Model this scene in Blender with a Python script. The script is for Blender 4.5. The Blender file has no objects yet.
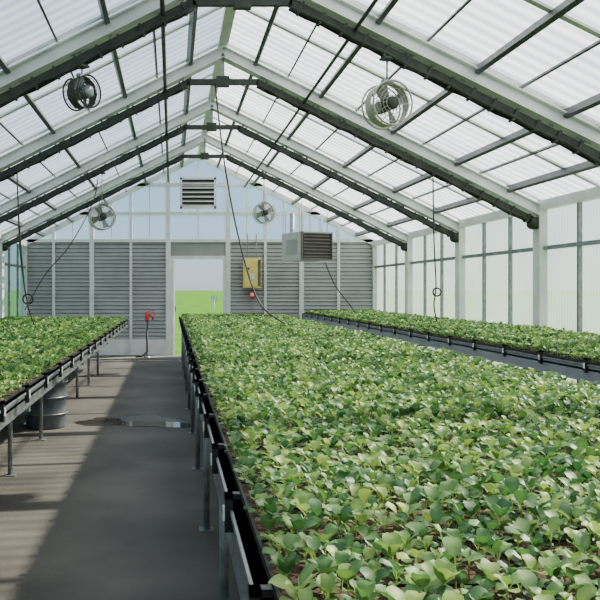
import bpy, math, random
from mathutils import Vector, Matrix
random.seed(7)
S=bpy.context.scene
F=760.0; CZ=1.5; VX=172; VY=290
XR=0.64; HW=4.05; XL=XR-HW; XW=XR+HW
YE=17.56; BAY=2.66; Y0=YE-8*BAY
EAVE=CZ+1.12; RIDGE=EAVE+HW*0.5
def P(px,py,Y): return Vector(((px-VX)/F*Y, Y, CZ+(VY-py)/F*Y))
def roofz(x): return RIDGE-0.5*abs(x-XR)
# ---------- materials ----------
def newmat(name):
    m=bpy.data.materials.new(name); m.use_nodes=True
    nt=m.node_tree; nt.nodes.clear()
    o=nt.nodes.new('ShaderNodeOutputMaterial')
    return m,nt,o
def N(nt,t,**k):
    n=nt.nodes.new(t)
    for a,b in k.items(): setattr(n,a,b)
    return n
def pmat(name,c1,c2=None,rough=.5,metal=0,scale=8,bump=0,bscale=40,spec=.5,stretch=None):
    m,nt,o=newmat(name)
    p=N(nt,'ShaderNodeBsdfPrincipled'); nt.links.new(p.outputs[0],o.inputs[0])
    p.inputs['Roughness'].default_value=rough; p.inputs['Metallic'].default_value=metal
    p.inputs['Specular IOR Level'].default_value=spec
    if c2 is None: c2=tuple(x*.75 for x in c1)
    tc=N(nt,'ShaderNodeTexCoord'); mp=N(nt,'ShaderNodeMapping')
    nt.links.new(tc.outputs['Object'],mp.inputs[0])
    if stretch: mp.inputs['Scale'].default_value=stretch
    nz=N(nt,'ShaderNodeTexNoise'); nz.inputs['Scale'].default_value=scale; nz.inputs['Detail'].default_value=6
    nt.links.new(mp.outputs[0],nz.inputs['Vector'])
    r=N(nt,'ShaderNodeValToRGB'); r.color_ramp.elements[0].position=.35; r.color_ramp.elements[1].position=.65
    r.color_ramp.elements[0].color=(*c2,1); r.color_ramp.elements[1].color=(*c1,1)
    nt.links.new(nz.outputs[0],r.inputs[0]); nt.links.new(r.outputs[0],p.inputs['Base Color'])
    if bump:
        n2=N(nt,'ShaderNodeTexNoise'); n2.inputs['Scale'].default_value=bscale
        nt.links.new(mp.outputs[0],n2.inputs['Vector'])
        b=N(nt,'ShaderNodeBump'); b.inputs['Strength'].default_value=bump; b.inputs['Distance'].default_value=.02
        nt.links.new(n2.outputs[0],b.inputs['Height']); nt.links.new(b.outputs[0],p.inputs['Normal'])
    return m
def glazing(name,trans,tcol,diffcol,axis,freq,streak=.15,nstr=.35,nscale=(1.3,1.3,1.3)):
    m,nt,o=newmat(name)
    tr=N(nt,'ShaderNodeBsdfTransparent'); tr.inputs[0].default_value=(*tcol,1)
    tl=N(nt,'ShaderNodeBsdfTranslucent'); tl.inputs[0].default_value=(*diffcol,1)
    gl=N(nt,'ShaderNodeBsdfGlossy'); gl.inputs['Roughness'].default_value=.15; gl.inputs[0].default_value=(.9,.95,1,1)
    tc=N(nt,'ShaderNodeTexCoord'); mp=N(nt,'ShaderNodeMapping'); mp.inputs['Scale'].default_value=nscale
    w=N(nt,'ShaderNodeTexWave'); w.bands_direction=axis; w.inputs['Scale'].default_value=freq; w.inputs['Distortion'].default_value=0
    nt.links.new(tc.outputs['Object'],w.inputs['Vector'])
    nz=N(nt,'ShaderNodeTexNoise'); nz.inputs['Scale'].default_value=1; nz.inputs['Detail'].default_value=5
    nt.links.new(tc.outputs['Object'],mp.inputs[0]); nt.links.new(mp.outputs[0],nz.inputs['Vector'])
    a=N(nt,'ShaderNodeMath',operation='MULTIPLY_ADD'); a.inputs[1].default_value=streak; a.inputs[2].default_value=trans-streak/2
    nt.links.new(w.outputs['Fac'],a.inputs[0])
    b=N(nt,'ShaderNodeMath',operation='MULTIPLY_ADD'); b.inputs[1].default_value=nstr
    nt.links.new(nz.outputs[0],b.inputs[0])
    c=N(nt,'ShaderNodeMath',operation='SUBTRACT'); c.inputs[1].default_value=nstr/2; c.use_clamp=True
    nt.links.new(a.outputs[0],b.inputs[2]); nt.links.new(b.outputs[0],c.inputs[0])
    mx=N(nt,'ShaderNodeMixShader'); nt.links.new(c.outputs[0],mx.inputs[0])
    nt.links.new(tl.outputs[0],mx.inputs[1]); nt.links.new(tr.outputs[0],mx.inputs[2])
    m2=N(nt,'ShaderNodeMixShader'); m2.inputs[0].default_value=.05
    nt.links.new(mx.outputs[0],m2.inputs[1]); nt.links.new(gl.outputs[0],m2.inputs[2])
    nt.links.new(m2.outputs[0],o.inputs[0])
    return m
M={}
M['alu']=pmat('aluminium_light',(.72,.73,.72),(.56,.575,.58),rough=.4,metal=.1,scale=3)
M['white']=pmat('painted_white_steel',(.74,.75,.74),(.62,.63,.62),rough=.5,scale=4)
M['galv']=pmat('galvanized_steel',(.28,.30,.31),(.18,.20,.21),rough=.4,metal=.5,scale=20)
M['rail']=pmat('bench_rail_steel',(.15,.165,.16),(.10,.11,.11),rough=.45,metal=.4,scale=12)
M['railr']=pmat('bench_rail_grey',(.30,.32,.34),(.24,.26,.28),rough=.5,metal=.2,scale=5)
M['dark']=pmat('dark_green_steel',(.030,.038,.028),(.012,.016,.012),rough=.6,scale=12)
M['purlin']=pmat('purlin_grey_steel',(.085,.095,.10),(.05,.06,.06),rough=.5,metal=.3,scale=6)
M['black']=pmat('black_plastic',(.012,.012,.014),rough=.45)
M['siding']=pmat('shutter_grey_metal',(.31,.32,.315),(.25,.26,.255),rough=.5,metal=.1,scale=2)
M['heater']=pmat('heater_grey_enamel',(.46,.47,.45),(.38,.39,.38),rough=.4)
M['louver']=pmat('louver_dark',(.03,.026,.02),rough=.5)
M['slat']=pmat('louver_slat_bronze',(.12,.105,.085),(.09,.08,.065),rough=.5)
M['yellow']=pmat('yellow_enamel',(.85,.68,.20),(.72,.56,.14),rough=.45)
M['red']=pmat('red_enamel',(.65,.03,.02),(.5,.02,.02),rough=.35)
M['soil']=pmat('peat_soil',(.11,.048,.026),(.035,.019,.012),rough=.95,scale=60,bump=.6,bscale=120)
M['tray']=pmat('tray_black_plastic',(.02,.02,.02),rough=.5)
M['concrete']=pmat('concrete_floor',(.135,.122,.105),(.068,.062,.053),rough=.7,scale=1.2,bump=.15,bscale=60)
M['field']=pmat('crop_field_green',(.085,.235,.010),(.05,.16,.008),rough=.95,scale=.6,bump=.3,bscale=5,spec=.1)
M['white_pl']=pmat('white_plastic',(.8,.8,.78),rough=.4)
M['greypl']=pmat('grey_plastic_drum',(.10,.12,.135),(.07,.085,.095),rough=.5)
M['wire']=pmat('fan_wire_cream',(.42,.42,.34),rough=.4,metal=.2)
M['roof']=glazing('roof_polycarbonate',.56,(.93,.97,1.0),(.93,.96,.98),'Y',1.9,.26,.45,(.5,2.5,1))
M['sidepc']=glazing('side_wall_polycarbonate',.50,(.74,.84,.84),(.50,.57,.58),'Y',5,.12)
M['glass']=glazing('gable_glass',.93,(.90,.98,1.0),(.7,.8,.85),'X',.2,.02,.1)
def wet():
    m,nt,o=newmat('water_puddle')
    p=N(nt,'ShaderNodeBsdfPrincipled'); p.inputs['Base Color'].default_value=(.07,.06,.05,1); p.inputs['Roughness'].default_value=.04
    nz=N(nt,'ShaderNodeTexNoise'); nz.inputs['Scale'].default_value=6
    b=N(nt,'ShaderNodeBump'); b.inputs['Strength'].default_value=.08
    nt.links.new(nz.outputs[0],b.inputs['Height']); nt.links.new(b.outputs[0],p.inputs['Normal'])
    nt.links.new(p.outputs[0],o.inputs[0]); return m
M['wet']=wet()
M['damp']=pmat('damp_concrete',(.035,.031,.027),(.025,.022,.019),rough=.35,scale=6)
def leafmat():
    m,nt,o=newmat('cabbage_leaf')
    at=N(nt,'ShaderNodeAttribute'); at.attribute_name='leafcol'
    r=N(nt,'ShaderNodeValToRGB')
    e=r.color_ramp.elements; e[0].color=(.032,.105,.036,1); e[1].color=(.34,.45,.115,1)
    k=e.new(.5); k.color=(.105,.225,.062,1)
    nt.links.new(at.outputs['Fac'],r.inputs[0])
    p=N(nt,'ShaderNodeBsdfPrincipled'); p.inputs['Roughness'].default_value=.45; p.inputs['Specular IOR Level'].default_value=.4
    nt.links.new(r.outputs[0],p.inputs['Base Color'])
    t=N(nt,'ShaderNodeBsdfTranslucent')
    hs=N(nt,'ShaderNodeHueSaturation'); hs.inputs['Value'].default_value=1.35; hs.inputs['Saturation'].default_value=1.1
    nt.links.new(r.outputs[0],hs.inputs['Color']); nt.links.new(hs.outputs[0],t.inputs[0])
    mx=N(nt,'ShaderNodeMixShader'); mx.inputs[0].default_value=.27
    nt.links.new(p.outputs[0],mx.inputs[1]); nt.links.new(t.outputs[0],mx.inputs[2]); nt.links.new(mx.outputs[0],o.inputs[0])
    return m
M['leaf']=leafmat()
# ---------- mesh builder ----------
class MB:
    def __init__(s): s.v=[];s.f=[];s.m=[];s.mats=[];s.sm=[]
    def mi(s,mat):
        if mat not in s.mats: s.mats.append(mat)
        return s.mats.index(mat)
    def add(s,vs,fs,mat,smooth=False):
        o=len(s.v); s.v+= [tuple(v) for v in vs]; i=s.mi(mat)
        for f in fs: s.f.append(tuple(o+k for k in f)); s.m.append(i); s.sm.append(smooth)
    def box(s,x0,x1,y0,y1,z0,z1,mat):
        vs=[(x,y,z) for x in (x0,x1) for y in (y0,y1) for z in (z0,z1)]
        s.add(vs,[(0,1,3,2),(4,6,7,5),(0,4,5,1),(2,3,7,6),(0,2,6,4),(1,5,7,3)],mat)
    def beam(s,a,b,w,h,mat,up=(0,0,1)):
        a=Vector(a);b=Vector(b);d=(b-a).normalized();u=Vector(up)
        if abs(d.dot(u))>.99: u=Vector((0,1,0))
        sd=d.cross(u).normalized();u=sd.cross(d).normalized()
        vs=[]
        for p in (a,b):
            for i,j in ((-1,-1),(1,-1),(1,1),(-1,1)): vs.append(p+sd*(w/2*i)+u*(h/2*j))
        s.add(vs,[(0,3,2,1),(4,5,6,7),(0,1,5,4),(1,2,6,5),(2,3,7,6),(3,0,4,7)],mat)
    def tube(s,pts,r,mat,n=8,closed=False):
        pts=[Vector(p) for p in pts];L=len(pts);vs=[];pu=None
        for i,p in enumerate(pts):
            if closed: d=pts[(i+1)%L]-pts[i-1]
            else: d=pts[min(i+1,L-1)]-pts[max(i-1,0)]
            d.normalize()
            if pu is None:
                u=Vector((0,0,1)) if abs(d.z)<.9 else Vector((0,1,0))
            else: u=pu
            sd=d.cross(u).normalized();u=sd.cross(d).normalized();pu=u
            rr=r[i] if isinstance(r,(list,tuple)) else r
            for k in range(n):
                a=2*math.pi*k/n; vs.append(p+(sd*math.cos(a)+u*math.sin(a))*rr)
        fs=[]
        for i in range(L if closed else L-1):
            j=(i+1)%L
            for k in range(n): fs.append((i*n+k,i*n+(k+1)%n,j*n+(k+1)%n,j*n+k))
        if not closed: fs.append(tuple(range(n))[::-1]); fs.append(tuple((L-1)*n+k for k in range(n)))
        s.add(vs,fs,mat,True)
    def lathe(s,c,prof,mat,n=24):
        vs=[];fs=[]
        for r,z in prof:
            for k in range(n):
                a=2*math.pi*k/n; vs.append((c[0]+r*math.cos(a),c[1]+r*math.sin(a),c[2]+z))
        for i in range(len(prof)-1):
            for k in range(n): fs.append((i*n+k,i*n+(k+1)%n,(i+1)*n+(k+1)%n,(i+1)*n+k))
        s.add(vs,fs,mat,True)
    def build(s,name,parent=None,loc=None,bevel=0):
        me=bpy.data.meshes.new(name); me.from_pydata(s.v,[],s.f)
        for m in s.mats: me.materials.append(M[m])
        me.polygons.foreach_set('material_index',s.m)
        me.polygons.foreach_set('use_smooth',s.sm); me.update()
        ob=bpy.data.objects.new(name,me); S.collection.objects.link(ob)
        if parent: ob.parent=parent
        if loc is not None: ob.location=loc
        if bevel:
            b=ob.modifiers.new('bevel','BEVEL'); b.width=bevel; b.segments=2; b.limit_method='ANGLE'
        return ob
def empty(name,loc=(0,0,0)):
    e=bpy.data.objects.new(name,None); e.location=loc; S.collection.objects.link(e); return e
def arc(c,r,n,plane='xz',a0=0,a1=2*math.pi):
    out=[]
    for i in range(n):
        a=a0+(a1-a0)*i/n
        if plane=='xz': out.append((c[0]+r*math.cos(a),c[1],c[2]+r*math.sin(a)))
        elif plane=='xy': out.append((c[0]+r*math.cos(a),c[1]+r*math.sin(a),c[2]))
        else: out.append((c[0],c[1]+r*math.cos(a),c[2]+r*math.sin(a)))
    return out
# ---------- shell ----------
b=MB(); b.box(XL-.1,XW+.1,Y0-.1,YE+.1,-.12,0,'concrete'); b.build('floor')
b=MB(); b.add([(-1500,-1500,-.1),(1500,-1500,-.1),(1500,2500,-.1),(-1500,2500,-.1)],[(0,1,2,3)],'field'); b.build('crop_field')
# roof
b=MB()
for sgn in (-1,1):
    xe=XR+sgn*(HW+.08)
    ze=roofz(xe)
    vs=[(XR,Y0,RIDGE),(XR,YE,RIDGE),(xe,YE,ze),(xe,Y0,ze)]
    b.add(vs,[(0,1,2,3)],'roof')
b.build('ceiling')
b=MB()
ny=int((YE-Y0)/(BAY/2))
for sgn in (-1,1):
    for i in range(ny+1):
        y=Y0+i*BAY/2
        b.beam((XR,y,RIDGE-.015),(XR+sgn*HW,y,EAVE-.015),.06,.02,'alu')
b.build('trim_roof_glazing_bars')
b=MB()
for sgn in (-1,1):
    for off in (.42,1.24,2.14,2.94,3.6):
        x=XR+sgn*off; z=roofz(x)-.075
        b.beam((x,Y0,z),(x,YE,z),.045,.09,'purlin',up=(sgn*.447,0,.894))
    for off in (.83,1.69,2.54,3.27):
        x=XR+sgn*off; z=roofz(x)-.03
        b.beam((x,Y0,z),(x,YE,z),.02,.03,'purlin',up=(sgn*.447,0,.894))
b.beam((XR,Y0,RIDGE-.06),(XR,YE,RIDGE-.06),.12,.06,'alu')
b.build('roof_purlins')
# trusses with columns
def truss(y):
    b=MB()
    for sgn in (-1,1):
        b.beam((XR,y,RIDGE-.16),(XR+sgn*HW,y,EAVE-.16),.07,.13,'alu')
        b.beam((XR,y-.0,RIDGE-.09),(XR+sgn*HW,y,EAVE-.09),.17,.012,'alu')
        b.beam((XR,y-.0,RIDGE-.225),(XR+sgn*HW,y,EAVE-.225),.17,.012,'alu')
        A=Vector((XR+sgn*.43,y,CZ+2.62)); B=Vector((XR+sgn*3.93,y,CZ+.87))
        b.beam(A,B,.05,.075,'dark')
        d=(B-A)
        b.tube([A+d*k/24+Vector((0,.035,-.045-.008*math.sin(k*2.1))) for k in range(25)],.018,'black',6)
        b.tube([A+d*k/24+Vector((0,-.035,-.045-.010*math.sin(k*1.7+y))) for k in range(25)],.017,'dark',6)
        for k in range(18):
            p=A+d*((k+.5)/18)
            q=d.normalized()*.012
            b.beam(p-q-Vector((0,0,.012)),p+q-Vector((0,0,.012)),.09,.11,'dark')
        for f in (.02,.22,.45,.68,.9):
            p=A+d*f
            b.beam(p,(p.x,y,roofz(p.x)-.2),.03,.03,'galv')
        for f in (.22,.68):
            p=A+d*f; x2=p.x+sgn*.45
            b.beam(p,(x2,y,roofz(x2)-.2),.025,.025,'galv')
        b.tube([B+Vector((0,-.07,-.03)),B+Vector((0,.07,-.03))],.075,'dark',12)
        b.beam(B,(XR+sgn*HW,y,B.z-.02),.06,.08,'dark')
        b.beam((B.x,y,B.z),(B.x,y,roofz(B.x)-.2),.06,.05,'alu')
        cx=XR+sgn*(HW-.05)
        b.box(cx-.05,cx+.05,y-.09,y+.09,0,EAVE-.12,'white')
        b.box(cx-.1,cx+.1,y-.13,y+.13,0,.012,'galv')
    b.beam((XR-.45,y,CZ+2.62),(XR+.45,y,CZ+2.62),.05,.07,'dark')
    b.beam((XR,y,CZ+2.62),(XR,y,RIDGE-.2),.04,.04,'galv')
    b.box(XR-.08,XR+.08,y-.035,y+.035,CZ+2.56,CZ+2.69,'dark')
    return b.build('roof_truss')
for k in range(1,9): truss(YE-k*BAY+ (0.0 if k<8 else .1))
# side walls
def sidewall(x,name,sg):
    b=MB(); 
    b.add([(x,Y0,0),(x,YE,0),(x,YE,EAVE),(x,Y0,EAVE)],[(0,1,2,3)],'sidepc')
    b.build(name)
    f=MB()
    xi=x-sg*.03
    f.box(min(x,xi-sg*.06),max(x,xi-sg*.06),Y0,YE,EAVE-.12,EAVE-.0,'alu')
    f.box(min(x,x-sg*.05),max(x,x-sg*.05),Y0,YE,CZ+.50,CZ+.55,'galv')
    f.box(min(x,x-sg*.05),max(x,x-sg*.05),Y0,YE,.0,.25,'white')
    f.box(min(x,x-sg*.04),max(x,x-sg*.04),Y0,YE,.82,.86,'galv')
    for k in range(8):
        for q in (.33,.66):
            y=YE-BAY*(k+q); f.box(min(x,x-sg*.045),max(x,x-sg*.045),y-.02,y+.02,.25,EAVE-.12,'galv')
    f.build('trim_'+name)
sidewall(XW,'wall_right',1); sidewall(XL,'wall_left',-1)
b=MB(); b.add([(XL,Y0,0),(XW,Y0,0),(XW,Y0,EAVE),(XR,Y0,RIDGE),(XL,Y0,EAVE)],[(0,1,2,3,4)],'sidepc'); b.build('wall_front')
# ---------- end wall ----------
fx=lambda px:(px-VX)/F*YE
cols=[fx(v) for v in (24,54,92,131,168,228,265,301,338,375)]
cols[0]=XL; cols[-1]=XW
zH=CZ+1.13; zDoor=CZ+(VY-259)/F*YE
b=MB()
for i in range(9):
    a,c=cols[i],cols[i+1]
    if i==4:
        continue
    b.box(a,c,YE,YE+.04,0,zH,'siding')
    n=26; z0=.35
    for k in range(n):
        z=z0+(zH-z0)*k/n; h=(zH-z0)/n
        b.add([(a,YE-.008,z+h),(c,YE-.008,z+h),(c,YE-.034,z+.012),(a,YE-.034,z+.012),(a,YE-.0,z),(c,YE-.0,z)],
              [(0,3,2,1),(3,4,5,2)],'siding')
    b.box(a,c,YE-.03,YE,0,.36,'white')
b.build('wall_back')
b=MB()
for i,x in enumerate(cols):
    if i in (0,9): continue
    w=.05 if i in (2,4,5,7) else .03
    b.box(x-w,x+w,YE-.08,YE+.02,0,roofz(x)-.05,'white')
for z in (zH,CZ+1.76,CZ+2.42):
    hw=min(HW,(RIDGE-z)/.5)
    if z==zH: hw=HW
    b.box(XR-hw,XR+hw,YE-.07,YE+.02,z-.03,z+.04,'white')
for sgn in (-1,1):
    b.beam((XR,YE-.03,RIDGE-.06),(XR+sgn*HW,YE-.03,EAVE-.06),.08,.12,'alu')
    b.box(XR+sgn*HW-.07,XR+sgn*HW+.07,YE-.12,YE,0,EAVE,'white')
b.build('trim_back_wall_frame')
for i in range(9):
    a,c=cols[i],cols[i+1]
    b=MB(); 
    b.add([(a,YE,zH),(c,YE,zH),(c,YE,roofz(c)),(a,YE,roofz(a))] if not(a<XR<c) else [(a,YE,zH),(c,YE,zH),(c,YE,roofz(c)),(XR,YE,RIDGE),(a,YE,roofz(a))],
          [tuple(range(5 if a<XR<c else 4))],'glass')
    m=(a+c)/2
    if roofz(m)>zH+.5: b.box(m-.012,m+.012,YE-.03,YE-.003,zH+.04,roofz(m)-.1,'alu')
    b.build('window_%d'%(i+1))
a,c=cols[4],cols[5]
b=MB()
b.box(a+.055,a+.12,YE-.06,YE+.04,0,zDoor,'white'); b.box(c-.12,c-.055,YE-.06,YE+.04,0,zDoor,'white')
b.box(a+.055,c-.055,YE-.06,YE+.04,zDoor,zDoor+.07,'white')
b.box(a+.055,c-.055,YE-.015,YE,zDoor+.07,zH-.03,'siding')
lx=a+.14
b.box(lx-.018,lx+.018,YE+.045,YE+.2,.03,zDoor-.03,'white')
b.tube([(lx+.03,YE+.15,1.0),(lx+.03,YE+.15,1.15)],.012,'black')
b.build('door_1')
# gable vent
b=MB(); x0,x1=fx(180),fx(216); z0,z1=CZ+(VY-209)/F*YE,CZ+(VY-178)/F*YE
yv=YE-.12
b.box(x0,x0+.05,yv,YE-.03,z0,z1,'alu');b.box(x1-.05,x1,yv,YE-.03,z0,z1,'alu');b.box(x0,x1,yv,YE-.03,z1-.05,z1,'alu');b.box(x0,x1,yv,YE-.03,z0,z0+.05,'alu')
b.box(x0,x1,YE-.04,YE-.032,z0,z1,'louver')
for k in range(6):
    z=z0+.06+k*(z1-z0-.1)/6
    b.add([(x0+.05,yv,z),(x1-.05,yv,z),(x1-.05,yv+.07,z+.05),(x0+.05,yv+.07,z+.05)],[(0,1,2,3)],'siding')
    b.box(x0+.05,x1-.05,yv-.004,yv,z-.012,z+.012,'alu')
b.build('gable_louver_vent')
# ---------- seedling patches ----------
TS=.55; NP=10
def leaf(vs,fs,cl,base,az,pitch,L,W,pet,cup,col):
    ca,sa=math.cos(az),math.sin(az)
    p=pitch
    o=len(vs)
    er=(ca,sa);es=(-sa,ca)
    pr=pet*math.cos(pitch+.25);pz=pet*math.sin(pitch+.25)
    w=.0018
    for (rr,zz) in ((0,0),(pr,pz)):
        for s_ in (-1,1):
            vs.append((base[0]+er[0]*rr+es[0]*w*s_,base[1]+er[1]*rr+es[1]*w*s_,base[2]+zz))
    fs.append((o,o+1,o+3,o+2)); cl+= [.9]*4
    o=len(vs)
    wd=(.14,.60,.88,1.0,.97,.78,.28); tt=(0,.15,.33,.53,.73,.9,1.0); n=len(wd)
    r,z=pr,pz
    tw=random.uniform(-.25,.25); wv=random.uniform(0,6.28)
    for i in range(n):
        for j in (-1,0,1):
            ww=wd[i]*W*.5*j
            dz=(cup*abs(j)*wd[i]*W*.5)+tw*ww+.0014*math.sin(wv+i*2.2)*abs(j)
            nr=-math.sin(p);nz=math.cos(p)
            vs.append((base[0]+er[0]*(r+nr*dz)+es[0]*ww, base[1]+er[1]*(r+nr*dz)+es[1]*ww, base[2]+z+nz*dz))
            cl.append(max(0,min(1,col+(.18 if j==0 else 0)+random.uniform(-.04,.04))))
        if i<n-1:
            st=L*(tt[i+1]-tt[i])
            r+=st*math.cos(p);z+=st*math.sin(p);p-=.13+.08*(i>2)
    for i in range(n-1):
        for j in range(2):
            k=o+i*3+j; fs.append((k,k+1,k+4,k+3))
def patch(seed):
    random.seed(seed); vs=[];fs=[];cl=[]
    st=TS/NP
    for i in range(NP):
        for j in range(NP):
            if random.random()<.04: continue
            x=(i+.5)*st-TS/2+random.uniform(-.009,.009); y=(j+.5)*st-TS/2+random.uniform(-.009,.009)
            H=random.uniform(.014,.045); az=random.uniform(0,6.28); pc=random.uniform(.05,.85)
            s=random.uniform(.68,1.15)
            o=len(vs)
            for zz in (0,H):
                for k in range(3):
                    a=k*2.094; vs.append((x+.0018*math.cos(a),y+.0018*math.sin(a),zz)); cl.append(.8)
            for k in range(3): fs.append((o+k,o+(k+1)%3,o+3+(k+1)%3,o+3+k))
            nl=random.choice((5,5,5,6))
            for k in range(nl):
                a=az+k*2.4+random.uniform(-.3,.3)
                if k<2: L,W,pt,pi=.024,.026,.014,random.uniform(.1,.5)
                else: L,W,pt,pi=random.uniform(.032,.045),random.uniform(.028,.038),random.uniform(.012,.024),random.uniform(.5,1.4)
                leaf(vs,fs,cl,(x,y,H*(.6 if k<2 else 1)),a,pi,L*s,W*s,pt*s,random.uniform(.1,.5),pc+random.uniform(-.22,.22)-(.15 if k<2 else 0))
    me=bpy.data.meshes.new('seedling_patch_%d'%seed); me.from_pydata(vs,[],fs); me.materials.append(M['leaf'])
    me.polygons.foreach_set('use_smooth',[True]*len(fs))
    at=me.attributes.new('leafcol','FLOAT','POINT'); at.data.foreach_set('value',cl)
    me.update(); return me
patches=[patch(100+i) for i in range(7)]
random.seed(5)
def bench(x0,x1,y0,y1,ztop,rail,leg_in,nt,legsp=1.6,rm='rail',clips=(1,1)):
    W=x1-x0
    b=MB()
    b.box(x0,x1,y0,y1,ztop-.045,ztop-.03,'galv')
    for x in (x0,x1):
        s=1 if x==x0 else -1
        xx=sorted((x,x+s*.03)); b.box(xx[0],xx[1],y0,y1,ztop-rail,ztop,rm)
        xx=sorted((x-s*.012,x+s*.05)); b.box(xx[0],xx[1],y0,y1,ztop-rail-.004,ztop-rail+.004,rm)
        xx=sorted((x-s*.008,x+s*.03)); b.box(xx[0],xx[1],y0,y1,ztop-.012,ztop,'galv')
    for y in (y0,y1):
        s=1 if y==y0 else -1
        yy=sorted((y,y+s*.03)); b.box(x0,x1,yy[0],yy[1],ztop-rail,ztop,rm)
    y=y0+.35
    while y<y1:
        b.beam((x0+.02,y,ztop-rail-.03),(x1-.02,y,ztop-rail-.03),.05,.06,'galv')
        for x in (x0+leg_in,x1-leg_in,(x0+x1)/2):
            b.tube([(x,y,0),(x,y,ztop-rail)],.02,'galv',10)
            b.box(x-.045,x+.045,y-.045,y+.045,0,.008,'galv')
        y+=legsp
    bo=b.build('plant_bench')
    c=MB(); y=y0+.5
    while y<y1-.1:
        for x,s,on in ((x0,-1,clips[0]),(x1,1,clips[1])):
            if not on: continue
            c.box(min(x,x+s*.022),max(x,x+s*.022),y-.012,y+.012,ztop-.06,ztop+.045,'black')
            c.box(min(x-s*.02,x+s*.022),max(x-s*.02,x+s*.022),y-.012,y+.012,ztop+.03,ztop+.045,'black')
            c.box(min(x+s*.022,x+s*.027),max(x+s*.022,x+s*.027),y-.009,y+.009,ztop-.03,ztop+.01,'white_pl')
        y+=.66
    c.build('tray_clips',bo)
    bed=empty('seedling_bed',((x0+x1)/2,(y0+y1)/2,ztop-.03))
    ts=(W-.08)/nt; sc=ts/TS; nyy=int((y1-y0-.06)/ts)
    t=MB()
    cx=(x0+x1)/2; cy=(y0+y1)/2
    t.box(x0+.035-cx,x1-.035-cx,y0+.035-cy,y1-.035-cy,0,.03,'tray')
    t.box(x0+.045-cx,x1-.045-cx,y0+.045-cy,y1-.045-cy,.03,.036,'soil')
    for i in range(nt*2+1):
        x=x0+.04+i*ts/2-cx; t.box(x-.004,x+.004,y0+.04-cy,y1-.04-cy,.03,.042,'tray')
    for j in range(nyy*2+1):
        y=y0+.04+j*ts/2-cy; t.box(x0+.04-cx,x1-.04-cx,y-.004,y+.004,.03,.042,'tray')
    t.build('plug_trays',bed)
    for i in range(nt):
        for j in range(nyy):
            o=bpy.data.objects.new('seedlings',random.choice(patches)); S.collection.objects.link(o)
            o.parent=bed; o.location=(x0+.04+(i+.5)*ts-cx,y0+.04+(j+.5)*ts-cy,.034)
            o.rotation_euler=(0,0,random.randint(0,3)*math.pi/2); o.scale=(sc,sc,sc*random.uniform(.88,1.15))
bench(.166,2.40,-.4,16.4,.90,.09,.05,4,clips=(1,0))
bench(XL+.22,-.86,.0,14.7,.90,.09,.45,4,legsp=1.45,clips=(0,1))
bench(2.94,XW-.18,-.4,17.2,.975,.12,.08,3,rm='railr',clips=(1,0))
# ---------- fans ----------
def fan(px,py,Y,R,topz,mat='wire',yaw=0,depth=.16):
    p=P(px,py,Y); b=MB(); d=depth/2
    for yy in (-d,d):
        for k in (1,2,3,4,5,6):
            b.tube(arc((0,yy*(1.25-.1*(k/8)),0),R*k/6.,32),.003 if k<6 else .009,mat,5,closed=True)
        for k in range(12):
            a=k*math.pi/6; b.tube([(R*.1*math.cos(a),yy*1.25,R*.1*math.sin(a)),(R*math.cos(a),yy,R*math.sin(a))],.0025,mat,4)
    vs=[];n=32
    for yy in (-d*.6,d*.6): 
        for k in range(n):
            a=2*math.pi*k/n; vs.append((R*.98*math.cos(a),yy,R*.98*math.sin(a)))
    b.add(vs,[(k,(k+1)%n,n+(k+1)%n,n+k) for k in range(n)],mat,True)
    b.tube([(0,-d*1.4,0),(0,-d*1.2,0),(0,d*1.6,0),(0,d*1.8,0)],[.035,.06,.06,.03],'dark' if mat!='dark' else 'galv',14)
    for k in range(4):
        a=k*math.pi/2+.4; ca,sa=math.cos(a),math.sin(a)
        vs=[]
        for rr in (.05,R*.5,R*.88):
            w=.02+.05*rr/R*.9
            for s_,yy in ((-1,-.025),(1,.025)): vs.append((rr*ca-sa*w*s_,yy,rr*sa+ca*w*s_))
        b.add(vs,[(0,1,3,2),(2,3,5,4)],'galv',True)
    h=topz-p.z
    b.tube([(0,0,R),(0,0,h)],.009,'galv',8)
    b.beam((-.05,0,R+.01),(.05,0,R+.01),.05,.03,'galv')
    b.box(-.05,.05,-.05,.05,h-.02,h+.0,'dark')
    o=b.build('circulation_fan',loc=p); o.rotation_euler=(0,0,yaw)
def chz(x): return CZ+2.62-max(0,abs(x-XR)-.43)*.5-.06
for px,py,k,R,mt,yw in ((387,105,4,.2,'wire',.3),(102,217,2,.205,'wire',.3),(264,213,1,.2,'wire',.2),(82,93,4,.145,'dark',.9)):
    Y=YE-k*BAY; x=P(px,py,Y).x
    fan(px,py,Y,R,chz(x),mt,yw)
# ---------- unit heater ----------
b=MB(); w,dp,h=.36,.36,.29
b.box(-w,w,-dp,dp,-h,h,'heater')
b.box(-w+.04,w-.02,-dp-.02,-dp-.002,-h+.04,h-.04,'louver')
for k in range(7):
    z=-h+.06+k*.07
    b.add([(-w+.04,-dp-.05,z),(w-.02,-dp-.05,z),(w-.02,-dp-.02,z+.03),(-w+.04,-dp-.02,z+.03)],[(0,1,2,3)],'slat')
for xx in (-w,w): b.box(xx-.012,xx+.012,-dp-.055,-dp,-h,h,'slat')
b.box(-w,w,-dp-.055,-dp,h-.025,h,'heater'); b.box(-w,w,-dp-.055,-dp,-h,-h+.025,'slat')
b.box(-w-.004,-w,-dp*.6,dp*.6,-h*.6,h*.5,'siding')
for xx in (-w+.05,w-.05):
    for yy in (-dp+.05,dp-.05): b.tube([(xx,yy,h),(xx,yy,h+.62)],.008,'galv',6)
b.tube([(0,dp,.1),(0,dp+.12,.1),(0,dp+.16,.15),(0,dp+.16,.75)],.05,'galv',12)
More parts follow.
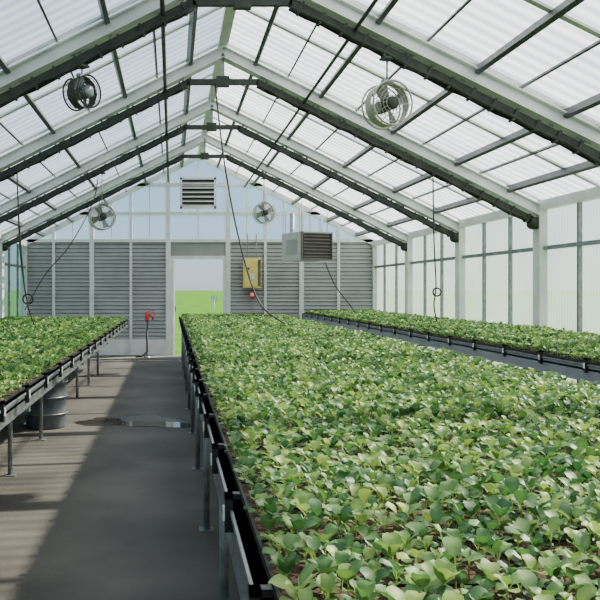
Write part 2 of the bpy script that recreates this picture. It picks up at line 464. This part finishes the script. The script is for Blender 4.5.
b.tube([(w,.1,-.1),(w+.1,.1,-.1),(w+.1,.1,.6)],.012,'galv',6)
hp=P(306,247,15.9)
o=b.build('unit_heater',loc=hp); o.rotation_euler=(0,0,.42)
# ---------- yellow control panel ----------
p=P(252,273,17.35); b=MB()
b.box(-.2,.2,-.1,.1,-.34,.34,'yellow'); b.box(-.18,.1,-.115,-.1,-.3,.3,'yellow')
b.box(.12,.19,-.112,-.1,-.3,.3,'slat')
b.tube([(-.1,-.12,.1),(-.1,-.15,.1)],.03,'black',10); b.box(-.06,.04,-.125,-.115,-.15,-.02,'white_pl')
for xx in (-.1,.1): b.tube([(xx,0,.32),(xx,.03,.9)],.014,'galv',6)
b.build('electrical_control_panel',loc=p,bevel=.006)
p=P(252,295,17.4); b=MB()
b.box(-.06,.06,-.05,.05,-.09,.09,'red'); b.box(-.04,.04,-.056,-.05,-.03,.05,'white_pl'); b.tube([(0,0,-.09),(0,0,-.5)],.01,'galv',6)
b.tube([(0,-.05,-.055),(0,-.07,-.055)],.018,'black',10)
b.build('emergency_switch_box',loc=p,bevel=.004)
# yard hydrant
b=MB()
b.tube([(0,0,0),(0,0,.82)],.022,'galv',10)
b.tube([(0,0,.8),(0,0,.84),(0,0,.95),(0,0,1.0)],[.04,.045,.045,.025],'red',12)
b.tube([(0,0,.93),(.07,-.03,.95),(.13,-.05,.90),(.14,-.05,.84)],.024,'red',10)
b.beam((-.04,0,.99),(.14,0,1.06),.03,.02,'red'); b.beam((.14,0,1.06),(.16,0,.93),.03,.015,'red')
b.tube([(.02,-.04,.84),(.0,-.06,.5),(.01,-.06,.15),(-.1,-.08,.03),(-.25,-.08,.02)],.016,'dark',8)
b.lathe((0,0,0),[(.08,0),(.08,.02),(.03,.03)],'galv',14)
b.build('yard_hydrant',loc=(P(147,0,16.9).x,16.9,0))
# drum under left bench
b=MB()
b.lathe((0,0,0),[(0,0),(.21,0),(.22,.02),(.215,.15),(.225,.16),(.215,.18),(.22,.33),(.23,.34),(.22,.36),(.225,.5),(.235,.5),(.235,.53),(.2,.53),(.2,.5),(0,.49)],'greypl',28)
for zz in (.16,.34,.5): b.tube(arc((0,0,zz),.234,28,'xy'),.008,'galv',6,closed=True)
b.build('plastic_drum',loc=(P(46,0,8.35).x,8.35,0))
# puddle
b=MB()
def blob(cx,cy,rx,ry,z,mat,sd):
    random.seed(sd); vs=[(cx,cy,z)]; n=40
    ph=[random.uniform(0,6.28) for _ in range(4)]
    for k in range(n):
        a=2*math.pi*k/n; q=1+.16*math.sin(2*a+ph[0])+.12*math.sin(3*a+ph[1])+.08*math.sin(5*a+ph[2])+.05*math.sin(9*a+ph[3])
        vs.append((cx+rx*q*math.cos(a),cy+ry*q*math.sin(a),z))
    b.add(vs,[(0,k+1,(k+1)%n+1) for k in range(n)],mat)
blob(-.45,8.7,.52,.40,.002,'damp',3); blob(-.22,8.5,.42,.22,.004,'wet',11); blob(-.75,8.75,.2,.10,.004,'wet',5)
b.build('water_puddle')
# ---------- pipes / cables ----------
b=MB()
b.tube([(-.085,Y0+.2,CZ+2.50),(-.085,YE-.1,CZ+2.50)],.022,'dark',8)
for k in range(1,8): b.tube([(-.085,YE-k*BAY,CZ+2.5),(-.085,YE-k*BAY,roofz(-.085)-.2)],.01,'galv',6)
b.build('water_pipe')
b=MB()
b.tube([(1.66,Y0+.2,CZ+2.36),(1.66,YE-.1,CZ+2.36)],.018,'dark',8)
for k in range(1,8): b.tube([(1.66,YE-k*BAY,CZ+2.36),(1.66,YE-k*BAY,roofz(1.66)-.2)],.01,'galv',6)
b.build('electrical_conduit')
def cable(name,pts,r,mat='black',ring=None,steps=8):
    P_=[Vector(p) for p in pts]; out=[]
    Q=[P_[0]]+P_+[P_[-1]]
    for i in range(1,len(Q)-2):
        for s_ in range(steps):
            t=s_/steps; a,b_,c,d=Q[i-1],Q[i],Q[i+1],Q[i+2]
            out.append(.5*((2*b_)+(c-a)*t+(2*a-5*b_+4*c-d)*t*t+(3*b_-a-3*c+d)*t**3))
    out.append(P_[-1])
    b=MB(); b.tube(out,r,mat,6)
    if ring is not None:
        b.tube(arc(ring[0],ring[1],20),r*1.2,mat,6,closed=True)
    return b.build(name)
Y=9.58
cable('hanging_cable',[P(215,84,Y),P(224,160,Y),P(238,235,Y),P(258,300,Y-.3),P(285,324,Y-.6)],.010)
cable('hanging_cable',[P(433,178,9.58),P(434,240,9.58),P(436,285,9.58),P(434,305,9.58),P(437,322,9.58)],.009,'black',(P(437,292,9.58),.05))
c=P(28,299,12.24)
cable('hanging_cable',[P(18,205,12.24),P(20,250,12.24),P(25,291,12.24)],.012,'black',(c,.08))
cable('hanging_cable',[P(98,178,12.24),P(92,205,12.24),P(70,245,12.24),P(45,275,12.24),P(25,310,12.24)],.008)
cable('hanging_cable',[P(325,262,15.6),P(335,285,15.6),P(350,305,15.6),P(354,311,15.6)],.012)
cable('hanging_cable',[P(17,172,9.58),P(19,220,9.58),P(25,290,9.58),P(34,325,9.58)],.009,'black')
b=MB(); b.tube([(0,0,-.1),(0,0,1.1)],.03,'white_pl',8); b.box(-.18,.18,-.01,.01,.85,1.2,'white_pl')
b.build('field_sign',loc=(P(214,0,42).x,42,0))
# ---------- light ----------
w=bpy.data.worlds.new('World'); S.world=w; w.use_nodes=True; nt=w.node_tree
bg=nt.nodes['Background']; sk=nt.nodes.new('ShaderNodeTexSky'); sk.sky_type='NISHITA'
sk.sun_disc=False; sk.sun_elevation=math.radians(42); sk.sun_rotation=math.radians(65); sk.dust_density=.3; sk.air_density=1.0; sk.ozone_density=3
mu=nt.nodes.new('ShaderNodeMix'); mu.data_type='RGBA'; mu.blend_type='MIX'; mu.inputs[0].default_value=.75
nt.links.new(sk.outputs[0],mu.inputs[6]); mu.inputs[7].default_value=(1.75,2.75,3.9,1)
nt.links.new(mu.outputs[2],bg.inputs[0]); bg.inputs[1].default_value=.25
L=bpy.data.lights.new('sun','SUN'); L.energy=18; L.angle=math.radians(.8); L.color=(1,.92,.75)
lo=bpy.data.objects.new('sun',L); S.collection.objects.link(lo)
el=math.radians(42); az=math.radians(25)
dirv=Vector((math.cos(el)*math.cos(az),math.cos(el)*math.sin(az),math.sin(el)))
lo.rotation_euler=dirv.to_track_quat('Z','Y').to_euler(); lo.location=(12,5,10)
# ---------- camera ----------
cam=bpy.data.cameras.new('camera'); co=bpy.data.objects.new('camera',cam); S.collection.objects.link(co)
co.location=(0,0,CZ); co.rotation_euler=(math.pi/2,0,0)
cam.sensor_width=36; cam.lens=F/600*36; cam.shift_x=(300-VX)/600; cam.shift_y=-(300-VY)/600
cam.clip_start=.05; cam.clip_end=4000
S.camera=co
